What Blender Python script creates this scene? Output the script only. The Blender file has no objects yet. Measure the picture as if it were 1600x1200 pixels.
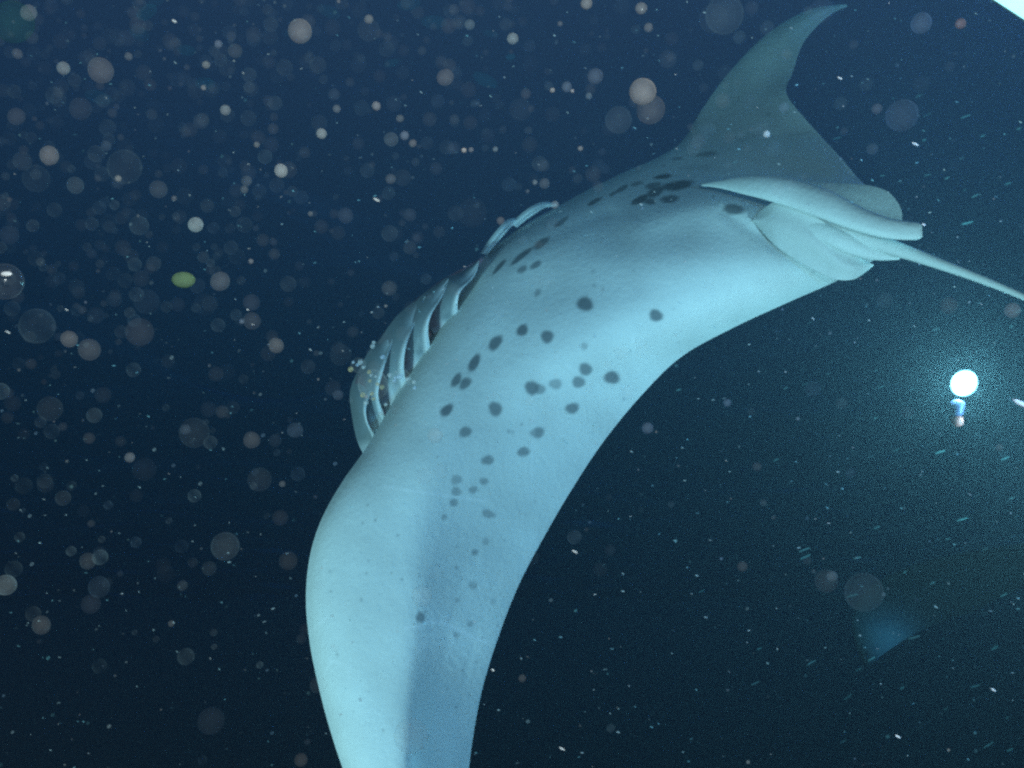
import bpy, math, random
import numpy as np
from mathutils import Matrix, Vector, noise as mnoise

# ------------------------------------------------------------------ camera, world, light, exposure
SC = bpy.context.scene
COL = SC.collection
random.seed(7)
rng = np.random.default_rng(7)
F = 1715.0                                   # focal length in pixels of the 1600 px wide photograph
PITCH = math.radians(15)
CAM = Vector((0, 0, 6.0))
cam = bpy.data.objects.new('camera', bpy.data.cameras.new('camera'))
COL.objects.link(cam)
cam.data.sensor_width = 36
cam.data.lens = 36 * F / 1600
cam.data.clip_start = 0.02
cam.data.clip_end = 500
cam.location = CAM
cam.rotation_euler = (math.pi / 2 + PITCH, 0, 0)
SC.camera = cam
RM = np.array(cam.rotation_euler.to_matrix())
CV = np.array(CAM)

def P(px, py, d):
    """world points from picture position and distance along the view axis"""
    px, py, d = np.broadcast_arrays(np.asarray(px, float), np.asarray(py, float), np.asarray(d, float))
    v = np.stack([(px - 800) / F * d, (600 - py) / F * d, -d], -1)
    return v @ RM.T + CV
def C(x, y, d):
    """world point from metres right of, above and ahead of the camera"""
    return Vector(np.array([x, y, -d]) @ RM.T + CV)

w = bpy.data.worlds.new('World'); SC.world = w; w.use_nodes = True
nt = w.node_tree; nt.nodes.clear()
tc = nt.nodes.new('ShaderNodeTexCoord'); sep = nt.nodes.new('ShaderNodeSeparateXYZ')
rmp = nt.nodes.new('ShaderNodeValToRGB'); mr = nt.nodes.new('ShaderNodeMapRange')
bg = nt.nodes.new('ShaderNodeBackground'); wo = nt.nodes.new('ShaderNodeOutputWorld')
mr.inputs['From Min'].default_value = -1; mr.inputs['From Max'].default_value = 1
nt.links.new(tc.outputs['Generated'], sep.inputs[0]); nt.links.new(sep.outputs['Z'], mr.inputs['Value'])
nt.links.new(mr.outputs[0], rmp.inputs[0]); nt.links.new(rmp.outputs[0], bg.inputs[0]); nt.links.new(bg.outputs[0], wo.inputs[0])
er = rmp.color_ramp
er.elements[0].position = 0.0; er.elements[0].color = (.003, .0035, .005, 1)
er.elements[1].position = 1.0; er.elements[1].color = (.10, .105, .18, 1)
for p_, c_ in ((.46, (.004, .0045, .006, 1)), (.60, (.024, .028, .050, 1)), (.78, (.086, .092, .168, 1))):
    e = er.elements.new(p_); e.color = c_
bg.inputs[1].default_value = 1.0

def point(name, loc, power, color, radius=.1, kind='POINT', target=None, size=60, blend=.6):
    l = bpy.data.lights.new(name, kind); l.energy = power; l.color = color; l.shadow_soft_size = radius
    o = bpy.data.objects.new(name, l); COL.objects.link(o); o.location = loc
    if kind == 'SPOT':
        l.spot_size = math.radians(size); l.spot_blend = blend
    if target is not None:
        o.rotation_euler = (Vector(target) - Vector(loc)).to_track_quat('-Z', 'Y').to_euler()
    return o
point('torch_light_low', C(-2.1, -1.6, 1.2), 255, (.72, .90, .95), .14, 'SPOT', C(.1, .0, 3.2), 80, .7)
point('fill_light_belly', C(1.7, -.9, 1.2), 155, (.70, .90, 1.0), .12, 'SPOT', P(1150, 300, 3.3), 50, 1.0)  # unseen fill added at lower right to brighten belly and far wing
point('fill_light_wing', C(1.1, .35, .1), 130, (.20, .54, 1.0), .10, 'SPOT', P(760, 850, 3.0), 60, 1.0)  # unseen blue fill added for the darker half of the near wing
point('camera_flash', C(.30, .28, -.55), 92, (1.0, .93, .90), .04)

SC.view_settings.view_transform = 'Standard'
SC.view_settings.look = 'None'
SC.view_settings.exposure = 0
SC.view_settings.gamma = 1
SC.view_settings.use_curve_mapping = False
SC.render.engine = 'CYCLES'
cy = SC.cycles
cy.max_bounces = 8; cy.volume_bounces = 1; cy.transparent_max_bounces = 48
cy.use_denoising = False
cy.pixel_filter_type = 'BLACKMAN_HARRIS'; cy.filter_width = 2.4
cy.sample_clamp_indirect = 2; cy.sample_clamp_direct = 8

# ------------------------------------------------------------------ helpers
def tag(o, label=None, cat=None, group=None, kind=None):
    if label: o['label'] = label
    if cat: o['category'] = cat
    if group: o['group'] = group
    if kind: o['kind'] = kind
    return o
def mesh_obj(name, V, Fc, mat=None, parent=None, smooth=True, origin=None):
    V = np.asarray(V, float)
    org = np.zeros(3) if origin is None else np.asarray(origin, float)
    m = bpy.data.meshes.new(name)
    if isinstance(Fc, np.ndarray):
        m.vertices.add(len(V)); m.vertices.foreach_set('co', (V - org).astype(np.float32).ravel())
        n, k = Fc.shape
        m.loops.add(n * k); m.loops.foreach_set('vertex_index', Fc.astype(np.int32).ravel())
        m.polygons.add(n); m.polygons.foreach_set('loop_start', np.arange(0, n * k, k, dtype=np.int32))
        m.update(calc_edges=True)
    else:
        m.from_pydata([tuple(v) for v in (V - org)], [], Fc)
    if smooth: m.polygons.foreach_set('use_smooth', [True] * len(m.polygons))
    m.update()
    for mm in (mat if isinstance(mat, (list, tuple)) else [mat]):
        if mm: m.materials.append(mm)
    o = bpy.data.objects.new(name, m); COL.objects.link(o)
    if parent is not None:
        o.parent = parent
        o.location = Vector(org) - parent.location
    else:
        o.location = org
    return o
def cr(K, t):
    """Catmull-Rom through the rows of K at parameters t (0..len-1)"""
    K = np.asarray(K, float); n = len(K)
    i = np.clip(np.floor(t).astype(int), 0, n - 2); f = (t - i)
    f = f.reshape((-1,) + (1,) * (K.ndim - 1))
    g = lambda j: K[np.clip(j, 0, n - 1)]
    p0, p1, p2, p3 = g(i - 1), g(i), g(i + 1), g(i + 2)
    return .5 * (2 * p1 + (p2 - p0) * f + (2 * p0 - 5 * p1 + 4 * p2 - p3) * f**2 + (3 * p1 - p0 - 3 * p2 + p3) * f**3)
def grid_faces(nu, nv, off=0, flip=False, wrap=False):
    a = np.arange(nu - 1)[:, None]; b = np.arange(nv if wrap else nv - 1)[None, :]
    b2 = (b + 1) % nv
    q = np.stack([a * nv + b, a * nv + b2, (a + 1) * nv + b2, (a + 1) * nv + b], -1).reshape(-1, 4) + off
    return q[:, ::-1] if flip else q
def node_mat(name):
    m = bpy.data.materials.new(name); m.use_nodes = True
    n = m.node_tree; n.nodes.clear()
    return m, n, n.nodes.new('ShaderNodeOutputMaterial')
def principled(name, col, rough=.5, spec=.3, bump=0, scale=20, emit=None, estr=0, attr=False, var=.1, metal=0):
    m, n, out = node_mat(name)
    b = n.nodes.new('ShaderNodeBsdfPrincipled'); n.links.new(b.outputs[0], out.inputs[0])
    b.inputs['Roughness'].default_value = rough; b.inputs['Specular IOR Level'].default_value = spec
    b.inputs['Metallic'].default_value = metal
    t = n.nodes.new('ShaderNodeTexCoord'); nz = n.nodes.new('ShaderNodeTexNoise')
    nz.inputs['Scale'].default_value = scale; nz.inputs['Detail'].default_value = 10; nz.inputs['Roughness'].default_value = .68
    n.links.new(t.outputs['Object'], nz.inputs['Vector'])
    mx = n.nodes.new('ShaderNodeMix'); mx.data_type = 'RGBA'; mx.blend_type = 'MULTIPLY'
    mx.inputs[0].default_value = 1
    rr = n.nodes.new('ShaderNodeMapRange'); rr.inputs['To Min'].default_value = 1 - var; rr.inputs['To Max'].default_value = 1 + var
    n.links.new(nz.outputs[0], rr.inputs[0])
    n.links.new(rr.outputs[0], mx.inputs[7])
    if attr:
        a = n.nodes.new('ShaderNodeAttribute'); a.attribute_name = 'skin'
        n.links.new(a.outputs['Color'], mx.inputs[6])
    else:
        mx.inputs[6].default_value = (*col, 1)
    n.links.new(mx.outputs[2], b.inputs['Base Color'])
    if bump:
        bp = n.nodes.new('ShaderNodeBump'); bp.inputs['Strength'].default_value = bump; bp.inputs['Distance'].default_value = .004
        n2 = n.nodes.new('ShaderNodeTexNoise'); n2.inputs['Scale'].default_value = scale * 6; n2.inputs['Detail'].default_value = 4
        n.links.new(t.outputs['Object'], n2.inputs['Vector'])
        n.links.new(n2.outputs[0], bp.inputs['Height']); n.links.new(bp.outputs[0], b.inputs['Normal'])
    if emit:
        b.inputs['Emission Color'].default_value = (*emit, 1); b.inputs['Emission Strength'].default_value = estr
    return m
def set_attr(o, name, cols):
    a = o.data.color_attributes.new(name, 'FLOAT_COLOR', 'POINT')
    a.data.foreach_set('color', np.asarray(cols, np.float32).ravel())

# ------------------------------------------------------------------ the setting: water, surface above, sea bed below
def waves(x, y, f, amp, seed):
    z = np.zeros_like(x); r = np.random.default_rng(seed)
    for k in range(14):
        a = r.uniform(0, 2 * math.pi); fr = f * r.uniform(.5, 2.4); z += amp / (1 + fr) * np.sin(fr * (x * math.cos(a) + y * math.sin(a)) + r.uniform(0, 6.28))
    return z
N = 420
gx, gy = np.meshgrid(np.linspace(-58, 58, N), np.linspace(-58, 58, N), indexing='ij')
m, n, out = node_mat('water_surface')
gl = n.nodes.new('ShaderNodeBsdfGlossy'); gl.inputs['Roughness'].default_value = .10; gl.inputs['Color'].default_value = (.75, .9, 1, 1)
tr = n.nodes.new('ShaderNodeBsdfTransparent'); tr.inputs['Color'].default_value = (.7, .85, 1, 1)
mix = n.nodes.new('ShaderNodeMixShader'); mix.inputs[0].default_value = .45
bp = n.nodes.new('ShaderNodeBump'); bp.inputs['Strength'].default_value = .9; bp.inputs['Distance'].default_value = .05
nz = n.nodes.new('ShaderNodeTexNoise'); nz.inputs['Scale'].default_value = 3.5; nz.inputs['Detail'].default_value = 6
t = n.nodes.new('ShaderNodeTexCoord'); n.links.new(t.outputs['Object'], nz.inputs['Vector'])
n.links.new(nz.outputs[0], bp.inputs['Height']); n.links.new(bp.outputs[0], gl.inputs['Normal'])
n.links.new(tr.outputs[0], mix.inputs[1]); n.links.new(gl.outputs[0], mix.inputs[2]); n.links.new(mix.outputs[0], out.inputs[0])
surf = mesh_obj('water_surface', np.stack([gx, gy, 10 + waves(gx, gy, 1.6, .10, 3)], -1).reshape(-1, 3), grid_faces(N, N), m)
tag(surf, 'rippled underside of the sea surface above the ray', kind='structure')
bed_m = principled('seabed_sand', (.16, .15, .12), .9, .1, .8, 3, var=.4)
bed = mesh_obj('seabed', np.stack([gx, gy, waves(gx, gy, .8, .35, 9)], -1).reshape(-1, 3), grid_faces(N, N), bed_m)
tag(bed, 'dark sandy sea floor under the divers', kind='structure')

hm, n, out = node_mat('sea_water_haze')
pv = n.nodes.new('ShaderNodeVolumePrincipled')
pv.inputs['Color'].default_value = (.33, .38, .41, 1)
pv.inputs['Absorption Color'].default_value = (.0, .16, .36, 1)
pv.inputs['Density'].default_value = .026
pv.inputs['Anisotropy'].default_value = .45
va = n.nodes.new('ShaderNodeVolumeAbsorption'); va.inputs['Color'].default_value = (0, .80, .90, 1); va.inputs['Density'].default_value = .11
sm = n.nodes.new('ShaderNodeAddShader'); n.links.new(pv.outputs[0], sm.inputs[0]); n.links.new(va.outputs[0], sm.inputs[1])
n.links.new(sm.outputs[0], out.inputs['Volume'])
bx = np.array([[x, y, z] for x in (-60, 60) for y in (-60, 60) for z in (-1.5, 10.8)], float)
hz = mesh_obj('haze', bx, [(0, 1, 3, 2), (4, 6, 7, 5), (0, 4, 5, 1), (2, 3, 7, 6), (0, 2, 6, 4), (1, 5, 7, 3)], hm, smooth=False)
tag(hz, 'dark blue plankton filled sea water all around', kind='stuff')

# ------------------------------------------------------------------ the manta ray
# stations from the far wing tip over the belly to the near wing tip: leading point, trailing point, distance
ST = [
 (1322, 6, 1324, 10, 4.35), (1262, 16, 1292, 27, 4.25), (1200, 52, 1256, 66, 4.10), (1140, 112, 1239, 112, 3.95),
 (1096, 172, 1229, 146, 3.82), (1066, 220, 1262, 190, 3.70), (1028, 246, 1308, 240, 3.58), (982, 266, 1350, 287, 3.48),
 (928, 292, 1380, 300, 3.40), (872, 322, 1395, 330, 3.33), (812, 356, 1392, 380, 3.27), (756, 402, 1360, 410, 3.22),
 (716, 456, 1305, 440, 3.18), (680, 512, 1228, 474, 3.14), (643, 575, 1142, 514, 3.11), (607, 640, 1064, 558, 3.08),
 (572, 700, 1002, 618, 3.05), (534, 754, 943, 690, 3.02), (502, 812, 894, 764, 2.99), (484, 870, 853, 834, 2.96),
 (478, 935, 815, 905, 2.92), (484, 1005, 785, 978, 2.88), (499, 1078, 757, 1064, 2.84), (518, 1148, 741, 1140, 2.79),
 (543, 1220, 731, 1220, 2.74), (580, 1300, 729, 1300, 2.69), (640, 1385, 738, 1375, 2.64), (735, 1445, 745, 1442, 2.60)]
CC = np.array([0, .035, .10, .22, .38, .54, .72, .88, 1.0])
PROF = {'wf': [.03, .015, .005, -.005, -.012, -.010, -.004, 0, .004],
        'bd': [.31, .16, .07, .0, -.07, -.10, -.08, -.02, .06],
        'nw': [.15, .08, .035, .0, -.02, -.03, -.03, -.022, -.01],
        'nt': [.07, .045, .02, -.0, -.015, -.02, -.02, -.015, -.01]}
def prof_w(i):
    if i <= 4: return {'wf': 1}
    if i < 9: f = (i - 4) / 5; return {'wf': 1 - f, 'bd': f}
    if i <= 14: return {'bd': 1}
    if i < 18: f = (i - 14) / 4; return {'bd': 1 - f, 'nw': f}
    if i <= 22: return {'nw': 1}
    f = (i - 22) / 5; return {'nw': 1 - f, 'nt': f}
NET = np.zeros((len(ST), len(CC), 3))
for i, (lx, ly, tx, ty, d) in enumerate(ST):
    off = sum(wt * np.array(PROF[k]) for k, wt in prof_w(i).items())
    if i in (0, len(ST) - 1): off = off * .1
    NET[i, :, 0] = lx + (tx - lx) * CC; NET[i, :, 1] = ly + (ty - ly) * CC; NET[i, :, 2] = d + off
NU, NV = 620, 270
uu = np.linspace(0, len(ST) - 1, NU)
vv = np.linspace(0, len(CC) - 1, NV)
G = cr(NET, uu)                                   # NU x 9 x 3
G = cr(np.swapaxes(G, 0, 1), vv)                  # NV x NU x 3
G = np.swapaxes(G, 0, 1)                          # NU x NV x 3
cpar = np.interp(vv, np.arange(len(CC)), CC)[None, :] * np.ones((NU, 1))
# how thick the animal is behind its belly skin
body = np.exp(-((uu - 11.5) / 3.2) ** 2)[:, None]
thick = (.012 + .05 * np.clip(np.sin(np.pi * np.clip(uu / 27, 0, 1)), 0, 1)[:, None] + .30 * body) * np.sqrt(np.clip(cpar, 0, 1) * np.clip(1 - cpar, 0, 1) + 1e-9) * 2
thick *= (1 - .35 * cpar)
thick[0] = thick[-1] = 0
# fold relief and wrinkles on the belly (metres towards the viewer)
X, Y, D = G[..., 0], G[..., 1], G[..., 2]
def ridge(pts, width, amp):
    """raised or sunken line through picture points"""
    pts = np.array(pts, float); best = np.full(X.shape, 1e9)
    for a, b in zip(pts[:-1], pts[1:]):
        ab = b - a; tt = np.clip(((X - a[0]) * ab[0] + (Y - a[1]) * ab[1]) / (ab @ ab), 0, 1)
        best = np.minimum(best, np.hypot(X - a[0] - tt * ab[0], Y - a[1] - tt * ab[1]))
    return amp * np.exp(-(best / width) ** 2)
rel = np.zeros_like(X)
rel += ridge([(1130, 330), (1190, 372), (1240, 405), (1300, 440)], 9, -.006)
rel += ridge([(1060, 262), (1130, 262), (1200, 262), (1280, 285)], 24, -.010)
rel += ridge([(1130, 222), (1170, 212), (1215, 214), (1250, 206), (1285, 216)], 14, -.006)
rel += ridge([(820, 360), (900, 345), (990, 330)], 16, -.006)
rel += ridge([(760, 420), (850, 375), (950, 330)], 10, -.005)
rel += ridge([(1000, 350), (1100, 310), (1200, 320)], 26, .012)
# the thick muscle along the leading edge of the near wing ends in a soft crease
c0 = np.interp(uu, [12, 14, 16, 17, 18, 19, 20, 21, 22, 23, 24, 27], [.06, .14, .26, .34, .41, .47, .525, .55, .56, .54, .50, .5])[:, None]
x_ = cpar - c0; sp_ = .034 * np.log1p(np.exp(np.clip(x_ / .034, -40, 40)))
wgt = np.clip((uu - 10.5) / 5.8, 0, 1)[:, None]; wgt = wgt * wgt * (3 - 2 * wgt); wgt = wgt * np.clip((27 - uu) / 2.5, 0, 1)[:, None]
rel -= wgt * (.115 * (1 - np.exp(-sp_ / .26)) - .030 * np.clip(1 - np.abs(np.minimum(x_, 0)) / .4, 0, 1) ** 2 * 0)
G[..., 2] = D - rel
V1 = P(X, Y, G[..., 2])
V2 = P(X, Y, G[..., 2] + thick + rel * 0)
V2 = V2 + 0.0
# skin colours
WHITE = np.array([.74, .80, .78]); SPOT = np.array([.16, .19, .21]); BACK = np.array([.035, .04, .045])
col = np.ones(X.shape + (3,)) * WHITE
SPOTS = [(914,475,13,12,0,1),(1025,493,11,10,0,1),(816,516,11,8,-40,1),(855,526,11,10,0,.95),(774,536,14,9,-55,1),(913,541,6,6,0,.45),
 (741,567,15,8,-62,1),(713,594,12,7,-58,.95),(727,599,11,8,-48,.9),(915,577,11,10,0,.9),(904,597,10,10,0,.85),(956,590,12,11,0,1),
 (831,606,12,11,0,.95),(844,608,9,8,0,.7),(868,600,10,9,0,.6),(894,638,11,9,0,.9),(698,641,12,8,-48,1),(774,639,11,12,0,.9),
 (727,675,11,8,-30,.8),(840,676,11,9,0,.8),(818,706,10,8,0,.8),(762,719,10,8,0,.75),(713,750,9,8,0,.5),(756,752,7,6,0,.6),(739,765,7,6,0,.6),
 (713,768,8,8,0,.55),(709,785,7,7,-45,.6),(694,808,5,5,0,.5),(763,803,11,7,20,.6),(759,846,6,6,0,.4),(742,863,6,5,0,.6),(840,457,7,5,-60,.5),
 (657,965,8,8,60,.75),(739,915,7,6,0,.5),(715,938,4,4,0,.4),(713,992,5,5,0,.45),(735,975,5,5,0,.45),(713,887,4,4,0,.35),(770,940,5,5,0,.25),
 (1036,276,14,4,-6,1),(1058,290,25,8,-8,1),(1020,290,13,5,-15,.8),(1024,300,15,7,-20,.95),(1000,312,15,6,-26,1),(1015,315,10,5,0,.9),(1046,311,16,6,-6,.9),
 (1104,241,19,4,-8,.6),(1058,248,10,3,-8,.5),(995,287,11,3,-12,.7),(972,295,11,4,-30,.8),(957,303,8,3,-30,.7),(929,315,14,3.5,-28,.9),
 (877,347,14,4,-35,.7),(846,380,15,6,-33,.9),(815,400,22,4.5,-40,.95),(780,417,16,3.5,-50,.95),(816,421,9,5,-38,.8),(837,414,10,5,-35,.85),
 (1147,327,17,9,3,1.1),(1168,214,26,5,-14,.16),(1245,209,24,4,-6,.14),(790,375,40,5,-38,.35),(1090,262,30,5,-2,.2),(772,392,16,5,-45,.45)]  # two faintest streaks: shade of far wing wrinkles, put into the colour
for sx, sy, rx, ry, ang, st in SPOTS:
    a = math.radians(ang); dx, dy = X - sx, Y - sy
    u_ = (dx * math.cos(a) + dy * math.sin(a)) / rx; v_ = (-dx * math.sin(a) + dy * math.cos(a)) / ry
    th = np.arctan2(v_, u_); ph = sx * .7 + sy
    rr_ = np.hypot(u_, v_) * (1 + .06 * np.sin(2 * th + ph * 1.7) + .05 * np.sin(3 * th + ph) + .015 * np.sin(7 * th + 3 * ph))
    k = np.clip((1.26 - rr_) / .62, 0, 1); k = (k * k * (3 - 2 * k) * min(st, 1) * .93)[..., None]
    col = col * (1 - k) + SPOT * k
for k in range(80):                                # tiny dark flecks
    i, j = rng.integers(60, NU - 20), rng.integers(60, NV - 8)
    r_ = rng.uniform(1.5, 2.8); q = np.exp(-(((X - X[i, j]) / r_) ** 2 + ((Y - Y[i, j]) / r_) ** 2))[..., None] * rng.uniform(.2, .6)
    col = col * (1 - q) + SPOT * q
def scar(pts, wd, amt):
    global col
    q = ridge(pts, wd, amt)[..., None]; col = col * (1 - q) + np.array([.95, .98, .98]) * q
scar([(600, 760), (645, 767), (690, 773), (712, 777), (760, 783)], 2.2, .45)
scar([(634, 981), (655, 979), (668, 972), (690, 972), (712, 982), (738, 995), (764, 1005)], 2.4, .6)
scar([(834, 620), (833, 690), (828, 780)], 3, .18)
scar([(634, 1040), (652, 1020), (664, 1000)], 3, .2)
for k in range(26):
    i, j = rng.integers(120, NU - 60), rng.integers(40, NV - 20); a_ = rng.uniform(0, 3.14); l_ = rng.uniform(8, 34)
    p_ = [(X[i, j], Y[i, j]), (X[i, j] + l_ * .5 * math.cos(a_), Y[i, j] + l_ * .5 * math.sin(a_) + rng.uniform(-3, 3)), (X[i, j] + l_ * math.cos(a_), Y[i, j] + l_ * math.sin(a_))]
    scar(p_, rng.uniform(1.4, 2.4), rng.uniform(.12, .35))
blot = np.zeros_like(X)
for k in range(9):
    a_ = rng.uniform(0, 6.28); f_ = rng.uniform(.012, .05); blot += np.sin(f_ * (X * math.cos(a_) + Y * math.sin(a_)) + rng.uniform(0, 6) + 1.5 * np.sin(f_ * .6 * (Y - X)))
col *= (1 + .016 * blot)[..., None]
# a greyer margin along the outer hem of the rear edge
hem = np.clip((cpar - .965) / .035, 0, 1)[..., None] * .12
col = col * (1 - hem) + np.array([.5, .6, .68]) * hem
Vs = [V1.reshape(-1, 3)]; Fs = [grid_faces(NU, NV)]; Cs = [col.reshape(-1, 3)]
off = NU * NV
Vs.append(V2.reshape(-1, 3)); Fs.append(grid_faces(NU, NV, off, True)); Cs.append(np.ones((NU * NV, 3)) * BACK)
off *= 2
def strip(e0, e1, flip):                              # close leading and trailing hems
    global Fs
    a = np.arange(NU - 1); i0 = a * NV + e0; i1 = (a + 1) * NV + e0
    q = np.stack([i0, i1, i1 + NU * NV, i0 + NU * NV], -1)
    Fs.append(q[:, ::-1] if flip else q)
strip(0, 0, False); strip(NV - 1, 0, True)

def add_tube(px, py, dd, rx, rz, colr, nseg=90, nr=28, shape=1.0, skew=0):
    """rounded limb: centre line in picture, half width rx (px) and half depth rz (m)"""
    global off
    K = np.stack([px, py, dd, rx, rz], -1).astype(float)
    S = cr(K, np.linspace(0, len(K) - 1, nseg))
    c3 = P(S[:, 0], S[:, 1], S[:, 2])
    tx, ty = np.gradient(S[:, 0]), np.gradient(S[:, 1]); L = np.hypot(tx, ty); nx, ny = -ty / L, tx / L
    ang = np.linspace(0, 2 * np.pi, nr, endpoint=False)
    ca, sa = np.cos(ang), np.sin(ang)
    ca = np.sign(ca) * np.abs(ca) ** shape
    PX = S[:, 0:1] + nx[:, None] * S[:, 3:4] * ca; PY = S[:, 1:2] + ny[:, None] * S[:, 3:4] * ca
    PD = S[:, 2:3] - S[:, 4:5] * sa - skew * ca * S[:, 3:4] / 23
    V = P(PX, PY, PD).reshape(-1, 3)
    Vs.append(V); Fs.append(grid_faces(nseg, nr, off, True, True)); Cs.append(np.ones((len(V), 3)) * colr)
    for e in (0, nseg - 1):                           # end caps as quads through a centre row
        base = off + e * nr
        cap = [[base + i, base + (i + 1) % nr, base + (nr - 1 - (i + 1)) % nr, base + (nr - 1 - i) % nr] for i in range(nr // 2 - 1)]
        Fs.append(np.array(cap))
    off += len(V)
def add_fin(edgeA, edgeB, dA, dB, bulge, th, colr=WHITE, nu=80, nv=40, ripple=0):
    """thin fin between two picture edges (matching points), distances along each, bulging to the viewer"""
    global off
    A = np.column_stack([np.array(edgeA, float), dA]); B = np.column_stack([np.array(edgeB, float), dB])
    A = cr(A, np.linspace(0, len(A) - 1, nu)); B = cr(B, np.linspace(0, len(B) - 1, nu))
    t_ = np.linspace(0, 1, nv)[None, :, None]
    S = A[:, None] * (1 - t_) + B[:, None] * t_
    prof = np.sin(np.pi * t_[..., 0]) ** .8
    s_ = np.linspace(0, 1, nu)[:, None]
    S[..., 2] -= bulge * prof
    S[..., 2] += ripple * np.sin(2.6 * np.pi * t_[..., 0] + 1.5 * s_) * prof * np.sin(np.pi * np.clip(s_ * 1.0, 0, 1))
    front = P(S[..., 0], S[..., 1], S[..., 2])
    back = P(S[..., 0], S[..., 1], S[..., 2] + .001 + th * np.sin(np.pi * t_[..., 0]) ** .5)
    c_ = np.ones((nu * nv, 3)) * colr
    Vs.append(front.reshape(-1, 3)); Fs.append(grid_faces(nu, nv, off)); Cs.append(c_); off += nu * nv
    Vs.append(back.reshape(-1, 3)); Fs.append(grid_faces(nu, nv, off, True)); Cs.append(c_ * .6); off += nu * nv
    a = np.arange(nu - 1)
    for e in (0, nv - 1):
        i0 = off - 2 * nu * nv + a * nv + e
        Fs.append(np.stack([i0, i0 + nv, i0 + nv + nu * nv, i0 + nu * nv], -1))
    a = np.arange(nv - 1)
    for e in (0, nu - 1):
        i0 = off - 2 * nu * nv + e * nv + a
        Fs.append(np.stack([i0, i0 + 1, i0 + 1 + nu * nv, i0 + nu * nv], -1))
SK = WHITE * .97
# far pelvic fin lying over the rear corner of the far wing
add_fin([(1236, 281), (1290, 285), (1335, 287), (1366, 291), (1388, 300), (1402, 315), (1409, 331), (1409, 346)],
        [(1240, 300), (1275, 312), (1305, 322), (1330, 332), (1350, 340), (1368, 346), (1385, 350), (1400, 352)],
        np.linspace(3.36, 3.26, 8), np.linspace(3.30, 3.22, 8), .005, .006, SK)
# near pelvic fin
add_fin([(1176, 345), (1207, 380), (1240, 404), (1266, 419), (1286, 429), (1306, 437), (1332, 437), (1350, 427), (1366, 414)],
        [(1175, 343), (1208, 317), (1245, 325), (1280, 342), (1303, 362), (1322, 384), (1334, 395), (1346, 403), (1358, 410)],
        np.array([3.20, 3.15, 3.13, 3.12, 3.115, 3.11, 3.11, 3.12, 3.13]), np.array([3.20, 3.14, 3.10, 3.08, 3.08, 3.085, 3.095, 3.11, 3.125]), .014, .010, WHITE * .86, ripple=.007)
# short near clasper beside the tail
add_tube([1225, 1262, 1305, 1340, 1372, 1406], [338, 352, 371, 387, 398, 404], [3.16, 3.11, 3.08, 3.075, 3.08, 3.09], [4, 14, 16, 14, 9, 2], [.004, .02, .025, .022, .015, .004], SK)
# tail whip
add_tube([1255, 1300, 1349, 1392, 1436, 1500, 1552, 1602, 1700, 1850, 2000], [335, 354, 371, 386, 401, 424, 444, 465, 508, 575, 640],
         [3.13, 3.10, 3.08, 3.07, 3.06, 3.04, 3.02, 3.0, 2.96, 2.9, 2.85], [10, 12, 13, 12.5, 10, 7.5, 6, 5, 4, 3, 1], [.02, .024, .025, .023, .018, .013, .010, .008, .006, .004, .002], WHITE * .88, nseg=120)
# large clasper fold
add_tube([1096, 1124, 1160, 1200, 1245, 1290, 1335, 1380, 1412, 1434, 1441], [289, 288, 289, 293, 304, 320, 340, 355, 360, 361, 361],
         [3.27, 3.22, 3.17, 3.13, 3.10, 3.065, 3.04, 3.02, 3.02, 3.02, 3.02], [1.5, 6, 14, 20, 23, 23, 19.5, 16.5, 15, 13, 9],
         [.003, .008, .018, .027, .030, .030, .028, .022, .018, .014, .007], WHITE * 1.0, shape=.9, skew=.010)
skin = principled('ray_skin', (1, 1, 1), .65, .10, .45, 9, attr=True, var=.10)
Vall = np.concatenate(Vs); org = P(1000, 460, 3.2)
manta = mesh_obj('manta_ray', Vall, np.concatenate(Fs), skin, origin=org)
set_attr(manta, 'skin', np.column_stack([np.concatenate(Cs), np.ones(len(Vall))]))
tag(manta, 'huge manta ray banking with its pale spotted belly to the camera', 'manta ray')

# head chamber behind the gill flaps: dark red-brown lining, joined in shape to the body
lining = principled('gill_lining', (.52, .34, .42), .7, .15, .6, 30, var=.3)
hp = [(752, 404, 8), (722, 440, 26), (690, 470, 34), (655, 510, 42), (625, 560, 48), (603, 610, 48), (592, 650, 36), (580, 690, 18), (572, 708, 4)]
K = np.array([(a + 6, b + 4, c) for a, b, c in hp], float); S = cr(K, np.linspace(0, len(K) - 1, 60))
tx, ty = np.gradient(S[:, 0]), np.gradient(S[:, 1]); L = np.hypot(tx, ty); nx, ny = -ty / L, tx / L
an = np.linspace(0, 2 * np.pi, 32, endpoint=False)
PX = S[:, 0:1] + nx[:, None] * S[:, 2:3] * np.cos(an); PY = S[:, 1:2] + ny[:, None] * S[:, 2:3] * np.cos(an)
PD = 3.515 - np.sin(an)[None] * S[:, 2:3] / 48 * .09
mesh_obj('gill_chamber', P(PX, PY, PD).reshape(-1, 3), grid_faces(60, 32, 0, True, True), lining, manta, origin=P(640, 560, 3.45))

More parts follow.
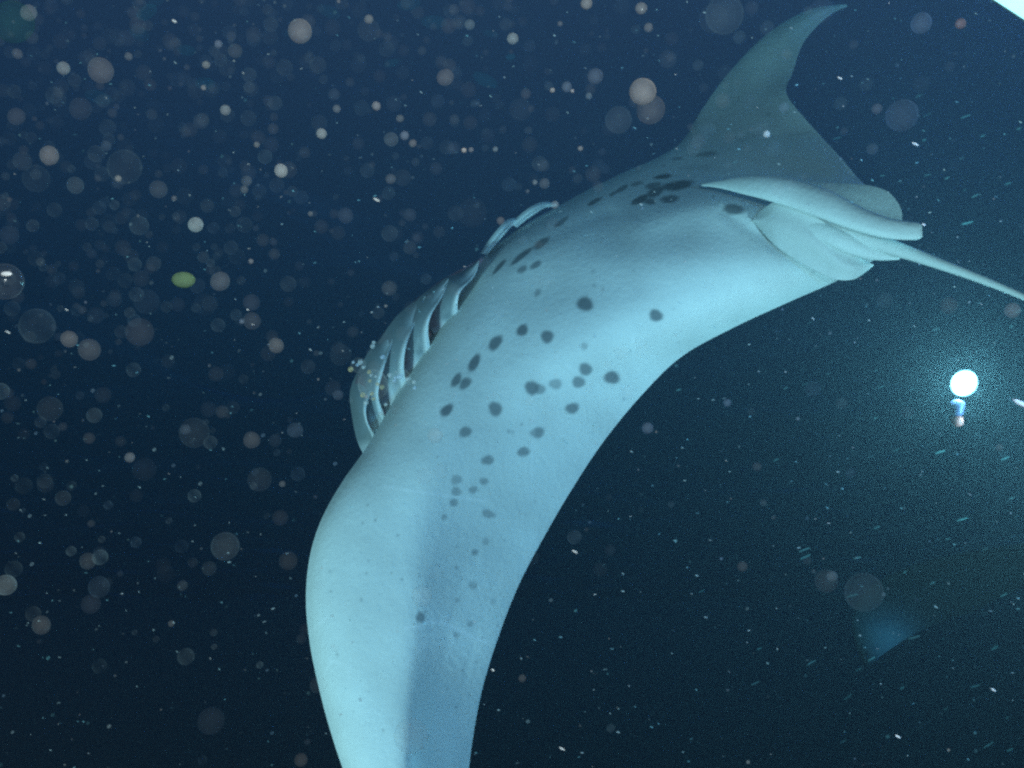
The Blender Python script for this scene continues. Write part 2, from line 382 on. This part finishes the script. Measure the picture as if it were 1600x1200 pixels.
flap_m = principled('gill_flap_skin', (1, 1, 1), .42, .3, .2, 14, attr=True, var=.12)
def flap(Lp, Rp, tilt=.10, hem=7, base=3.34, nu=60, nv=26, dim=1.0, shift=0):
    n_ = len(Lp)
    A = cr(np.array(Lp, float) - np.array([shift, 0]) * np.array([0, 0, .35, 1, 1, .35])[:n_, None], np.linspace(0, n_ - 1, nu)); B = cr(np.array(Rp, float), np.linspace(0, len(Rp) - 1, nu))
    t_ = np.linspace(0, 1, nv)[None, :, None]
    S = A[:, None] * (1 - t_) + B[:, None] * t_
    tt = t_[..., 0]; s_ = np.linspace(0, 1, nu)[:, None]
    d = base + .03 * np.cos(s_ * np.pi) ** 2 - tilt * (tt - .5) * np.sin(np.pi * np.clip(s_ * .9 + .1, 0, 1)) - .022 * np.sin(np.pi * tt)
    d = d - .012 * np.exp(-((tt - .93) / .09) ** 2)                     # rolled hem
    f = P(S[..., 0], S[..., 1], d).reshape(-1, 3); b = P(S[..., 0], S[..., 1], d + .003 + .012 * np.sin(np.pi * tt)).reshape(-1, 3)
    Fc = [grid_faces(nu, nv), grid_faces(nu, nv, nu * nv, True)]
    for e in (0, nv - 1):
        i0 = np.arange(nu - 1) * nv + e; Fc.append(np.stack([i0, i0 + nv, i0 + nv + nu * nv, i0 + nu * nv], -1))
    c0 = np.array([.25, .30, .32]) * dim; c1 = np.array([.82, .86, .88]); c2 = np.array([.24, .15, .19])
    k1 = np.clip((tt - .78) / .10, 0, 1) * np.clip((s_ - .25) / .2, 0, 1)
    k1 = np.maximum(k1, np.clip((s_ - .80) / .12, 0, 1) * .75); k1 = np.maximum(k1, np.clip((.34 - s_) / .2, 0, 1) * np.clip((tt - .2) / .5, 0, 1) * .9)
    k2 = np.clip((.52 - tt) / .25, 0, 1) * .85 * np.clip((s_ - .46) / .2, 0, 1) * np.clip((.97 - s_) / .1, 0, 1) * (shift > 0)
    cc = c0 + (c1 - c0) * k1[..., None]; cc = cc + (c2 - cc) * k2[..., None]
    o = mesh_obj('gill_flap', np.concatenate([f, b]), np.concatenate(Fc), flap_m, manta, origin=P(A[nu // 2, 0], A[nu // 2, 1], base))
    set_attr(o, 'skin', np.column_stack([np.concatenate([cc.reshape(-1, 3)] * 2), np.ones(2 * nu * nv)]))
    return o
flap([(582, 556), (560, 579), (547, 611), (549, 645), (557, 686), (569, 712)],
     [(585, 557), (588, 590), (573, 632), (574, 658), (587, 686), (580, 704)], base=3.41)
flap([(620, 504), (595, 528), (584, 550), (582, 590), (577, 640), (590, 686)],
     [(622, 505), (613, 537), (600, 575), (591, 615), (600, 648), (608, 664)], base=3.395, shift=25)
flap([(664, 461), (641, 475), (623, 500), (612, 545), (603, 600), (618, 652)],
     [(665, 463), (650, 503), (636, 536), (631, 568), (634, 596), (640, 616)], base=3.38, shift=25)
flap([(700, 434), (675, 449), (661, 468), (647, 515), (641, 555), (652, 600)],
     [(701, 437), (692, 462), (674, 492), (669, 516), (673, 548), (676, 566)], base=3.365, shift=25)
flap([(748, 406), (718, 426), (701, 437), (695, 472), (689, 500), (694, 532)],
     [(749, 408), (741, 432), (720, 455), (715, 474), (716, 494), (720, 503)], base=3.35, shift=25)
# crescent flaps of the far gills, just peeping over the body's upper outline
def far_flap(A, B):
    o = flap(A, B, tilt=-.02, base=3.53, dim=2.0)
    o.data.color_attributes['skin'].data.foreach_set('color', np.tile(np.array([.72, .78, .80, 1], np.float32), len(o.data.vertices))); return o
far_flap([(750, 396), (764, 375), (779, 356), (793, 343), (808, 340)], [(762, 398), (775, 382), (789, 366), (800, 354), (812, 346)])
far_flap([(798, 350), (812, 336), (829, 323), (849, 315), (870, 318)], [(808, 356), (820, 346), (835, 335), (852, 325), (870, 322)])

# ------------------------------------------------------------------ dive lamps and the light on the surface
def lathe(prof, seg=40):
    V = []; Fc = []
    for r, z in prof:
        for k in range(seg):
            a = 2 * math.pi * k / seg; V.append((r * math.cos(a), r * math.sin(a), z))
    V = np.array(V); return V, grid_faces(len(prof), seg, 0, False, True)
def dive_lamp(loc, target, label, s=1.0, power=60, radius=.06):
    o = bpy.data.objects.new('dive_lamp', None); COL.objects.link(o)
    q = (Vector(target) - Vector(loc)).to_track_quat('Z', 'Y'); o.location = loc
    Rr = np.array(q.to_matrix())
    def part(name, V, Fc, mat, smooth=True):
        ob = mesh_obj(name, (np.asarray(V) * s) @ Rr.T, Fc, mat, smooth=smooth); ob.parent = o; return ob
    V, Fc = lathe([(.0005, -.16), (.035, -.16), (.038, -.10), (.038, -.05), (.068, -.02), (.078, .0), (.078, .02), (.071, .022), (.069, .006), (.055, -.02), (.0005, -.03)])
    part('housing', V, Fc, black)
    V, Fc = lathe([(.0005, .012), (.03, .011), (.055, .007), (.0685, .003)])
    part('lens', V, Fc, lens_m)
    return o, part
black = principled('lamp_housing', (.03, .03, .035), .4, .5, 0, 20)
lens_m = principled('lit_lens', (1, 1, 1), .2, .3, emit=(.86, 1, .97), estr=26)
LP = C((1508 - 800) / F * 4.6, (600 - 600) / F * 4.6, 4.6)
lamp, lpart = dive_lamp(LP, C(-1.6, 1.6, 1.4), 'x', .76)
tag(lamp, 'glaring white dive lamp shining through the dark water beside the tail', 'dive lamp')
point('dive_lamp_beam', C((1506 - 800) / F * 4.5, 0, 4.5), 92, (.44, .90, 1.0), .05)
# two capsules added for the blur below the lens: pale blue handle with a red end
gm = principled('pale_blue_smear', (.09, .08, .16), .4, .4); rm_ = principled('red_smear_end', (.50, .14, .12), .5, .3)
def capsule(p0, p1, r0, r1, mat, name, parent):
    ks = np.linspace(0, 1, 14); V = []
    a = np.array(p0); b = np.array(p1); ax = (b - a) / np.linalg.norm(b - a); ux = np.cross(ax, [0, .3, 1]); ux /= np.linalg.norm(ux); uy = np.cross(ax, ux)
    for k in ks:
        r = (r0 + (r1 - r0) * k) * math.sqrt(max(1 - abs(2 * k - 1) ** 4, 1e-4))
        for j in range(20):
            t_ = 2 * math.pi * j / 20; V.append(a + (b - a) * k + r * (ux * math.cos(t_) + uy * math.sin(t_)))
    o = mesh_obj(name, np.array(V), grid_faces(14, 20, 0, False, True), mat)
    o.parent = parent; o.location = -parent.location
    return o
d4 = 4.5
capsule(P(1498, 624, d4), P(1493, 652, d4), .030, .028, gm, 'smear', lamp)
capsule(P(1494, 648, d4), P(1497, 667, d4), .025, .024, rm_, 'smear_end', lamp)
# a second diver's lamp just past the right edge of the picture lights the water there
lamp2, _ = dive_lamp(C((1730 - 800) / F * 4.2, (600 - 700) / F * 4.2, 4.2), C(.2, 1.2, 3.2), 'x', .82)
tag(lamp2, 'second dive lamp lighting teal water at the right edge, lens pointed upwards', 'dive lamp')
point('second_lamp_beam', C((1700 - 800) / F * 4.2, (600 - 690) / F * 4.2, 4.15), 60, (.40, .84, 1.0), .05)

# light float riding on the surface, its lit underside cut by the picture corner
fl_d = 5.2
raft = bpy.data.objects.new('light_float', None); COL.objects.link(raft); raft.location = P(1640, -30, fl_d)
a0 = P(1525, -16, fl_d); a1 = P(1625, 49, fl_d)
ex = (a1 - a0); ex /= np.linalg.norm(ex)
vd = np.array(P(1600, 0, fl_d)) - CV; vd /= np.linalg.norm(vd)
ey = np.cross(vd, ex); ey /= np.linalg.norm(ey)
if (P(1640, -60, fl_d) - a0) @ ey < 0: ey = -ey
ez = vd
def slab(name, x0, x1, y0, y1, z0, z1, mat, bev):
    V = [];
    out_ = []
    for z, ins in ((z0, bev), (z0 + bev, 0), (z1 - bev, 0), (z1, bev)):
        ring = []
        for (cx, cy_, qa) in ((x1, y1, 0), (x0, y1, 90), (x0, y0, 180), (x1, y0, 270)):
            rr_ = .10
            for k in range(7):
                an_ = math.radians(qa + 15 * k); sx = -1 if cx == x1 else 1; sy = -1 if cy_ == y1 else 1
                ring.append((cx + sx * rr_ + (rr_ - ins) * math.cos(an_), cy_ + sy * rr_ + (rr_ - ins) * math.sin(an_), z))
        V += ring
    nrg = 28
    q = grid_faces(4, nrg, 0, False, True).tolist() + [list(range(nrg))[::-1], list(range(3 * nrg, 4 * nrg))]
    V = np.array([a0 + ex * v[0] + ey * v[1] + ez * v[2] for v in V])
    o = mesh_obj(name, V, q, mat, smooth=False); o.parent = raft; o.location = -raft.location; return o
rim_m = principled('foam_rim', (.32, .22, .14), .7, .2); lit_m = principled('lit_panel', (1, 1, 1), .4, .3, emit=(.80, 1, .98), estr=1.35)
slab('rim', -.35, .75, 0, .62, .0, .10, rim_m, .01)
slab('lit_panel', -.344, .744, .006, .614, -.012, .004, lit_m, .004)
tag(raft, 'glowing cyan white float light cut off by the top right corner', 'float light')
point('float_light_glow', P(1680, -70, fl_d - .25), 36, (.10, .28, 1.0), .2)

# ------------------------------------------------------------------ a second ray far off in the dark
def far_ray():
    o_d = 6.6
    lead = [(1352, 1041), (1338, 1008), (1332, 968), (1346, 930), (1388, 900), (1450, 876), (1520, 862), (1590, 850), (1670, 835), (1740, 820)]
    trail = [(1354, 1042), (1392, 1014), (1430, 990), (1475, 970), (1520, 955), (1560, 935), (1600, 915), (1640, 890), (1690, 860), (1741, 822)]
    dd = [6.2, 6.25, 6.3, 6.45, 6.6, 6.7, 6.75, 6.8, 6.9, 7.0]
    A = cr(np.column_stack([lead, dd]), np.linspace(0, 9, 70)); B = cr(np.column_stack([trail, dd]), np.linspace(0, 9, 70))
    t_ = np.linspace(0, 1, 24)[None, :, None]; S = A[:, None] * (1 - t_) + B[:, None] * t_
    u = np.linspace(0, 1, 70)[:, None]; h = .03 + .12 * np.exp(-((u - .6) / .2) ** 2)
    pr = np.sin(np.pi * t_[..., 0])
    f = P(S[..., 0], S[..., 1], S[..., 2] - h * pr * .5 + .35 * (1 - t_[..., 0])); b = P(S[..., 0], S[..., 1], S[..., 2] + h * pr * .5 + .002 + .35 * (1 - t_[..., 0]))
    V = np.concatenate([f.reshape(-1, 3), b.reshape(-1, 3)]); nn = 70 * 24
    Fc = [grid_faces(70, 24), grid_faces(70, 24, nn, True)]
    for e in (0, 23):
        i0 = np.arange(69) * 24 + e; Fc.append(np.stack([i0, i0 + 24, i0 + 24 + nn, i0 + nn], -1))
    m_ = principled('far_ray_skin', (1, 1, 1), .6, .2, 0, 5, var=.1, attr=True)
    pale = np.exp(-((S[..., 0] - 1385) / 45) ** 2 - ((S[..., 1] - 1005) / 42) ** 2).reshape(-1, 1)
    sk = np.concatenate([np.array([.014, .02, .028]) * (1 - pale) + np.array([.13, .19, .25]) * pale] * 2)  # lit tip and dim rest of the wing are painted as skin colour
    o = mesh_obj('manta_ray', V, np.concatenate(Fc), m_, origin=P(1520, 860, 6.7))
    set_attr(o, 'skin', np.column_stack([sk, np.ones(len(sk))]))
    return tag(o, 'faint second ray, only its dim blue wing tip showing in the dark', 'manta ray')
far_ray()

# ------------------------------------------------------------------ plankton and bubbles
def orb_mat(name, attr=True, col=(.5, .45, .4), alpha=.3, ring=1.0):
    m, n, out = node_mat(name)
    df = n.nodes.new('ShaderNodeBsdfDiffuse'); tl = n.nodes.new('ShaderNodeBsdfTranslucent'); ad = n.nodes.new('ShaderNodeMixShader'); ad.inputs[0].default_value = .45
    tr = n.nodes.new('ShaderNodeBsdfTransparent'); mx = n.nodes.new('ShaderNodeMixShader')
    lw = n.nodes.new('ShaderNodeLayerWeight'); lw.inputs[0].default_value = .5
    mr = n.nodes.new('ShaderNodeMapRange'); mr.interpolation_type = 'SMOOTHSTEP'
    mr.inputs['From Min'].default_value = .42; mr.inputs['From Max'].default_value = .74
    mr.inputs['To Min'].default_value = 1; mr.inputs['To Max'].default_value = 1 + ring
    n.links.new(lw.outputs['Facing'], mr.inputs[0])
    mu = n.nodes.new('ShaderNodeMath'); mu.operation = 'MULTIPLY'; mu.use_clamp = True
    n.links.new(mr.outputs[0], mu.inputs[0])
    t = n.nodes.new('ShaderNodeTexCoord'); nz = n.nodes.new('ShaderNodeTexNoise'); nz.inputs['Scale'].default_value = 160; nz.inputs['Detail'].default_value = 3
    n.links.new(t.outputs['Object'], nz.inputs['Vector'])
    nm = n.nodes.new('ShaderNodeMapRange'); nm.inputs['To Min'].default_value = .55; nm.inputs['To Max'].default_value = 1.45
    n.links.new(nz.outputs[0], nm.inputs[0])
    m2 = n.nodes.new('ShaderNodeMath'); m2.operation = 'MULTIPLY'; m2.use_clamp = True
    n.links.new(mu.outputs[0], m2.inputs[0]); n.links.new(nm.outputs[0], m2.inputs[1])
    if attr:
        a = n.nodes.new('ShaderNodeAttribute'); a.attribute_name = 'tint'
        n.links.new(a.outputs['Color'], df.inputs[0]); n.links.new(a.outputs['Color'], tl.inputs[0]); n.links.new(a.outputs['Alpha'], mu.inputs[1])
    else:
        df.inputs[0].default_value = (*col, 1); tl.inputs[0].default_value = (*col, 1); mu.inputs[1].default_value = alpha
    n.links.new(df.outputs[0], ad.inputs[1]); n.links.new(tl.outputs[0], ad.inputs[2])
    n.links.new(tr.outputs[0], mx.inputs[1]); n.links.new(ad.outputs[0], mx.inputs[2]); n.links.new(m2.outputs[0], mx.inputs[0])
    n.links.new(mx.outputs[0], out.inputs[0])
    return m
def sphere(seg, rings):
    V = [(0, 0, 1)] + [(math.sin(math.pi * i / rings) * math.cos(2 * math.pi * j / seg), math.sin(math.pi * i / rings) * math.sin(2 * math.pi * j / seg), math.cos(math.pi * i / rings)) for i in range(1, rings) for j in range(seg)] + [(0, 0, -1)]
    T = []
    for j in range(seg):
        T.append((0, 1 + j, 1 + (j + 1) % seg)); e = 1 + (rings - 2) * seg
        T.append((e + j, len(V) - 1, e + (j + 1) % seg))
    for i in range(rings - 2):
        for j in range(seg):
            a = 1 + i * seg + j; b = 1 + i * seg + (j + 1) % seg
            T.append((a, a + seg, b + seg)); T.append((a, b + seg, b))
    return np.array(V), np.array(T)
SV, STr = sphere(32, 18)
om = orb_mat('plankton_jelly')
def lumpy(V, seed, amt):
    r = np.random.default_rng(seed); d = np.ones(len(V))
    for _ in range(3):
        k = r.normal(size=3); k /= np.linalg.norm(k); d += amt * np.sin(2.2 * (V @ k) + r.uniform(0, 6))
    return V * d[:, None]
def orb(px, py, r, alpha, colr, label=None, name='plankton', cat='plankton', dist=None, sx=1, seed=None, rot=0):
    seed = int(px * 7 + py) if seed is None else seed
    d = dist if dist else float(np.random.default_rng(seed).uniform(.75, 1.35))
    V = lumpy(SV, seed, .03) * (r * d / F)
    if sx != 1:
        V = V * np.array([sx, 1, 1])
        a = math.radians(rot); V = V @ np.array([[math.cos(a), 0, math.sin(a)], [0, 1, 0], [-math.sin(a), 0, math.cos(a)]])
    c0 = P(px, py, d)
    o = mesh_obj(name, V + c0, STr, om, origin=c0)
    set_attr(o, 'tint', np.tile([*colr, alpha], (len(V), 1)))
    if label: tag(o, label, cat)
    else: tag(o, 'round pale plankton orb drifting in open dark water left of the ray', cat, 'plankton orbs lit by the camera flash')
    return o
BEI = (.78, .70, .66); WHT = (.88, .86, .84); BLU = (.48, .54, .66); GRY = (.60, .58, .60)
named = [
 (1006, 143, 21, .30, BEI, 'big beige plankton disc directly above the middle of the ray'),
 (468, 48, 19, .22, BEI, 'large pale plankton disc high up near the top edge, left of centre'),
 (306, 351, 12, .62, WHT, 'brightest white plankton orb with a glowing ring, left of the gills'),
 (439, 267, 10.5, .50, WHT, 'bright white plankton orb up and right of the brightest one'),
 (502, 209, 8, .42, WHT, 'small bright plankton orb above the gill openings'),
 (158, 110, 20, .12, BEI, 'wide faint brownish plankton disc in the upper left'),
 (77, 243, 15, .20, BEI, 'brownish plankton disc near the upper left edge'),
 (344, 440, 15, .20, GRY, 'grey plankton disc just right of the green one'),
 (8, 914, 16, .26, BEI, 'brown plankton disc cut by the left edge low down'),
 (801, 60, 9, .38, WHT, 'cream plankton orb high above the middle of the ray'),
 (1016, 172, 22, .08, BEI, 'very faint disc hanging just under the big beige plankton disc'),
 (1440, 36, 16, .10, BLU, 'faint bluish plankton disc near the float light'),
 (1501, 37, 8, .26, (.75, .36, .28), 'small reddish plankton orb below the top right corner'),
 (1198, 210, 5.5, .7, WHT, 'tiny bright orb in front of the far wing'),
 (1410, 180, 25, .05, BLU, 'wide very faint disc right of the far wing'),
 (1012, 669, 9, .22, BLU, 'small bluish orb just outside the rear edge of the belly'),
 (680, 680, 12, .10, WHT, 'faint whitish disc in front of the belly near its leading ridge'),
 (660, 932, 17, .07, WHT, 'faint wide ring in front of the near wing'),
 (64, 977, 14, .13, BEI, 'dim brown disc low near the left edge'),
 (137, 877, 13, .10, BEI, 'dim brown disc low left, above and right of another'),
 (431, 540, 12, .17, BEI, 'pale disc left of the gill flaps'),
 (394, 501, 14, .08, GRY, 'dim disc between the grey one and the gills'),
 (203, 715, 8, .45, GRY, 'pale violet orb in the lower left dark water'),
 (916, 5, 9, .38, BEI, 'cream orb cut by the top edge'),
 (1002, 13, 9, .28, BEI, 'pale orb near the top edge left of the far wing'),
 (1582, 485, 12, .12, GRY, 'dim disc by the right edge beneath the tail'),
]
for a in named: orb(a[0], a[1], a[2], a[3] * (.6 if a[1] > 600 else .85), *a[4:])
orb(286, 437, 12, .45, (.48, .66, .34), 'oval green plankton blob left of the gills', dist=1.0, sx=1.5)
orb(20, 35, 32, .10, (.10, .34, .26), 'wide dim green blob in the top left corner', dist=.9)
plain = [(99,107,10,.30),(588,166,7,.42),(632,212,7,.34),(625,185,6,.2),(611,218,11,.12),(645,224,6,.16),(352,172,8,.32),(401,226,4.5,.4),(385,283,8,.22),(382,296,6,.2),
 (696,121,13,.12),(930,120,12,.16),(885,136,8,.26),(863,141,4,.5),(894,142,3,.7),(576,30,7,.28),(341,69,6,.3),(367,80,11,.1),(322,101,6,.4),(201,88,6,.25),(185,279,5,.4),(166,228,8,.14),
 (318,137,4,.3),(272,310,4,.24),(485,334,4,.24),(392,408,4,.36),(526,170,6,.16),(522,147,9,.08),(572,620,3,.5),(1013,43,7,.18),(734,38,8,.16),(610,280,8,.2),(725,235,4,.65),(736,234,4,.3),
 (836,285,4,.22),(851,287,8,.12),(907,232,4,.35),(774,233,4,.3),(875,37,4,.2),(528,617,8,.18),(461,672,12,.16),(393,687,13,.1),(290,671,8,.18),(378,502,4,.5),(497,1070,13,.05),(45,20,12,.2),
 (27,84,8,.14),(26,182,13,.07),(126,170,17,.05),(108,530,13,.16),(140,547,17,.07),(155,917,16,.08),(441,756,5,.16),(330,1126,20,.05),(285,915,8,.08),(268,974,5,.2),(816,1060,6,.12),(1136,629,6,.24),
 (1183,729,7,.08),(1300,900,8,.1),(1160,885,8,.1),(540,337,12,.08),(640,336,10,.06),(867,320,6,.3),(782,345,6,.12),(920,150,5,.14),(118,290,13,.08),(248,296,14,.07),(1370,170,8,.1),(1225,168,8,.1)]
MARKS = [((1006, 143), 'the big beige disc'), ((468, 48), 'the large pale disc near the top'), ((306, 351), 'the brightest ringed orb'), ((286, 437), 'the green blob'),
 ((8, 440), 'the clear bubble at the left edge'), ((560, 560), 'the bubble cluster at the gills'), ((1508, 600), 'the dive lamp'), ((1290, 30), 'the far wing tip'), ((490, 950), 'the near wing'),
 ((8, 914), 'the brown disc at the left edge'), ((203, 715), 'the violet orb low left'), ((158, 110), 'the wide brownish disc'), ((801, 60), 'the cream orb at the top'), ((800, 345), 'the far gill edge'),
 ((1000, 640), 'the rear edge of the belly'), ((700, 440), 'the top of the gill flaps')]
used_labels = set()
for (px, py, r, a) in plain:
    o = orb(px, py, r, min(a * .8, 1) * (.6 if py > 600 else 1), random.choice([BEI, GRY, WHT, BLU]))
    sz = 'tiny' if r < 4.6 else 'small' if r < 6.5 else 'middling' if r < 11 else 'broad'
    al = 'very faint' if a < .09 else 'faint' if a < .15 else 'pale' if a < .3 else 'bright'
    for (mx_, my_), nm_ in sorted(MARKS, key=lambda q: math.hypot(q[0][0] - px, q[0][1] - py)):
        dx, dy = px - mx_, my_ - py; dd_ = math.hypot(dx, dy); an_ = math.degrees(math.atan2(dy, dx)) % 360
        dr = ['right of', 'above and right of', 'above', 'above and left of', 'left of', 'below and left of', 'below', 'below and right of'][int((an_ + 22.5) // 45) % 8]
        hw = 'just ' if dd_ < 70 else '' if dd_ < 170 else 'well '
        lb = f'{al} {sz} plankton orb {hw}{dr} {nm_}'
        if lb not in used_labels: break
    used_labels.add(lb); o['label'] = lb
    o['group'] = 'plankton orbs lit by the camera flash'

# clear bubble at the left edge with a glint, and the glittering bubbles by the gills
bm_, n, out = node_mat('bubble_film')
gl = n.nodes.new('ShaderNodeBsdfGlossy'); gl.inputs['Roughness'].default_value = .12
tr = n.nodes.new('ShaderNodeBsdfTransparent'); mx = n.nodes.new('ShaderNodeMixShader')
df = n.nodes.new('ShaderNodeBsdfDiffuse'); df.inputs[0].default_value = (.6, .66, .72, 1); m3 = n.nodes.new('ShaderNodeMixShader'); m3.inputs[0].default_value = .35
lw = n.nodes.new('ShaderNodeLayerWeight'); mr = n.nodes.new('ShaderNodeMapRange'); mr.inputs['From Min'].default_value = .55; mr.inputs['From Max'].default_value = 1
mr.inputs['To Min'].default_value = .07; mr.inputs['To Max'].default_value = .5
n.links.new(lw.outputs['Facing'], mr.inputs[0]); n.links.new(mr.outputs[0], mx.inputs[0])
n.links.new(gl.outputs[0], m3.inputs[1]); n.links.new(df.outputs[0], m3.inputs[2])
n.links.new(tr.outputs[0], mx.inputs[1]); n.links.new(m3.outputs[0], mx.inputs[2]); n.links.new(mx.outputs[0], out.inputs[0])
c0 = P(8, 440, .8)
bub = mesh_obj('air_bubble', SV * (28 * .8 / F) + c0, STr, bm_, origin=c0)
tag(bub, 'large clear bubble with a white glint cut by the left edge', 'bubble')
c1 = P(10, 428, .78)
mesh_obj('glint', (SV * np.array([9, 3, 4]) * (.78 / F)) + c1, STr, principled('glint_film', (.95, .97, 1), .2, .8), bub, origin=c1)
bcol = [(1, .93, .88), (1, .72, .40), (.9, .92, 1)]
bubs = [(548,577,4.5,1),(563,566,4.5,0),(559,570,3,2),(568,574,3,0),(577,581,3.5,1),(580,586,3,0),(567,617,4.5,1),(572,629,4,0),(581,615,3.5,1),(584,623,3,1),(597,605,4,1),(609,586,4,0),
 (618,590,3,2),(625,588,5,2),(616,595,3,2),(637,592,4,0),(647,597,3.5,0),(578,595,3,1),(590,600,3,1),(587,588,2.5,0),(603,632,3,0),(595,646,3.5,0),(648,606,3,2),(552,566,2.5,2),(584,535,3,0),(582,541,4,0),(598,558,4,2)]
BV, BT = sphere(16, 10)
for i, (px, py, r, k) in enumerate(bubs):
    d = 2.3 + .25 * random.random(); c0 = P(px, py, d)
    o = mesh_obj('air_bubble', BV * (r * .9 * d / F) + c0, BT, om, origin=c0)
    set_attr(o, 'tint', np.tile([*bcol[k], .45], (len(BV), 1)))
    tag(o, 'tiny glittering bubble in the loose cluster in front of the gill flaps', 'bubble', 'glittering bubbles in front of the gills')
    core = mesh_obj('bright_core', BV * (r * .38 * d / F) + c0, BT, glow_core, o, origin=c0) if False else None

for (px, py, rr_, a_, lb_) in [(583, 602, 24, .06, 'warm translucent jelly haze around the glittering bubbles, widest blob'), (625, 592, 16, .05, 'small translucent jelly blob right of the glittering bubbles'), (560, 571, 12, .04, 'translucent jelly blob at the upper left end of the bubble cluster')]:
    orb(px, py, rr_, a_, (.95, .80, .70), lb_, 'glow', 'glow', dist=2.25)  # translucent blobs put in for the warm glow around the bubbles
# plankton too small and too many to count
LV, LT = sphere(8, 5); MV, MT = sphere(20, 12)
VV, FF, TT = [], [], []; o_ = 0
r2 = np.random.default_rng(21)
def add_speck(px, py, d, r, c, a, Vb, Tb, st=(1, 1, 1), ang=0):
    global o_
    V = Vb * np.array(st)
    ca, sa = math.cos(ang), math.sin(ang)
    V = V @ np.array([[ca, 0, sa], [0, 1, 0], [-sa, 0, ca]])
    V = V * (r * d / F) + P(px, py, d)
    VV.append(V); FF.append(Tb + o_); TT.append(np.tile([*c, a], (len(V), 1))); o_ += len(V)
cols = [BEI, GRY, BLU, WHT, (.35, .60, .60)]
for _ in range(420):                                  # soft faint discs
    px = r2.uniform(-100, 1700); py = r2.uniform(-100, 1300)
    if r2.random() > np.clip(1.05 - px / 1500, .12, 1) * np.clip(1.15 - py / 1300, .2, 1): continue
    add_speck(px, py, r2.uniform(.7, 1.6), r2.choice([3, 4, 5, 6, 8, 11, 15, 20, 26]) * r2.uniform(.8, 1.2), cols[r2.integers(0, 4)], r2.uniform(.008, .042), MV, MT)
for _ in range(900):                                 # thin murk of barely visible discs, thickest high on the left
    px = abs(r2.normal(0, 620)) - 60; py = abs(r2.normal(0, 420)) - 60
    add_speck(px, py, r2.uniform(.9, 1.9), r2.uniform(3, 13), cols[r2.integers(0, 4)], r2.uniform(.006, .030), MV, MT)
for _ in range(420):                                 # small pale grains
    px = r2.uniform(-100, 1700); py = r2.uniform(-100, 1300)
    if r2.random() > np.clip(1.1 - px / 1700, .3, 1): continue
    add_speck(px, py, r2.uniform(.8, 2.4), r2.uniform(1.2, 3.2), cols[r2.integers(0, 5)], r2.uniform(.03, .18), LV, LT)
for _ in range(1300):                                 # fine glints, some long and thin
    px = r2.uniform(-100, 1700); py = r2.uniform(-100, 1300)
    l_ = r2.uniform(1, 3.2)
    add_speck(px, py, r2.uniform(.9, 2.6), r2.uniform(.5, 1.15), WHT if r2.random() < .6 else (.5, .8, .85), r2.uniform(.1, 1) ** 2 * (.8 if py < 560 else .5), LV, LT, (l_, 1, 1), r2.uniform(-.9, .4))
for _ in range(75):                                  # slanting slivers near the lamps on the right
    px = 1620 - abs(r2.normal(0, 220)); py = r2.uniform(150, 1180)
    add_speck(px, py, r2.uniform(2.2, 4.0), r2.uniform(.9, 1.7), (.45, .80, .80), r2.uniform(.03, .15), LV, LT, (r2.uniform(2, 7), 1, 1), r2.uniform(.2, .5))
for _ in range(14):                                   # teal flakes up by the surface
    px = r2.uniform(120, 1000); py = abs(r2.normal(0, 90))
    add_speck(px, py, r2.uniform(1.6, 2.6), r2.uniform(5, 12), (.10, .50, .62), r2.uniform(.02, .06), MV, MT, (r2.uniform(1.2, 2.2), 1, .8), r2.uniform(-.6, .6))
for (px, py, l_, r) in [(588, 312, 3, 2.2), (272, 33, 2.2, 2.2), (12, 519, 3, 1.8), (898, 862, 3.2, 1.7), (1003, 15, 1, 1.5), (770, 1047, 1.5, 2), (878, 1170, 3, 1.8), (1403, 1151, 3, 1.8), (1552, 1078, 3, 1.6), (1430, 225, 4, 1.6), (1312, 122, 3, 1.5), (1596, 631, 4, 4), (1443, 351, 2, 1.6), (104, 484, 3, 1.2), (387, 484, 2, 1.2)]:
    add_speck(px, py, .95, r, (1, 1, 1), 1, LV, LT, (l_, 1, 1), -.5)
sp = mesh_obj('plankton_specks', np.concatenate(VV), np.concatenate(FF), om)
set_attr(sp, 'tint', np.concatenate(TT))
tag(sp, 'countless fine plankton grains hanging in the water', kind='stuff')
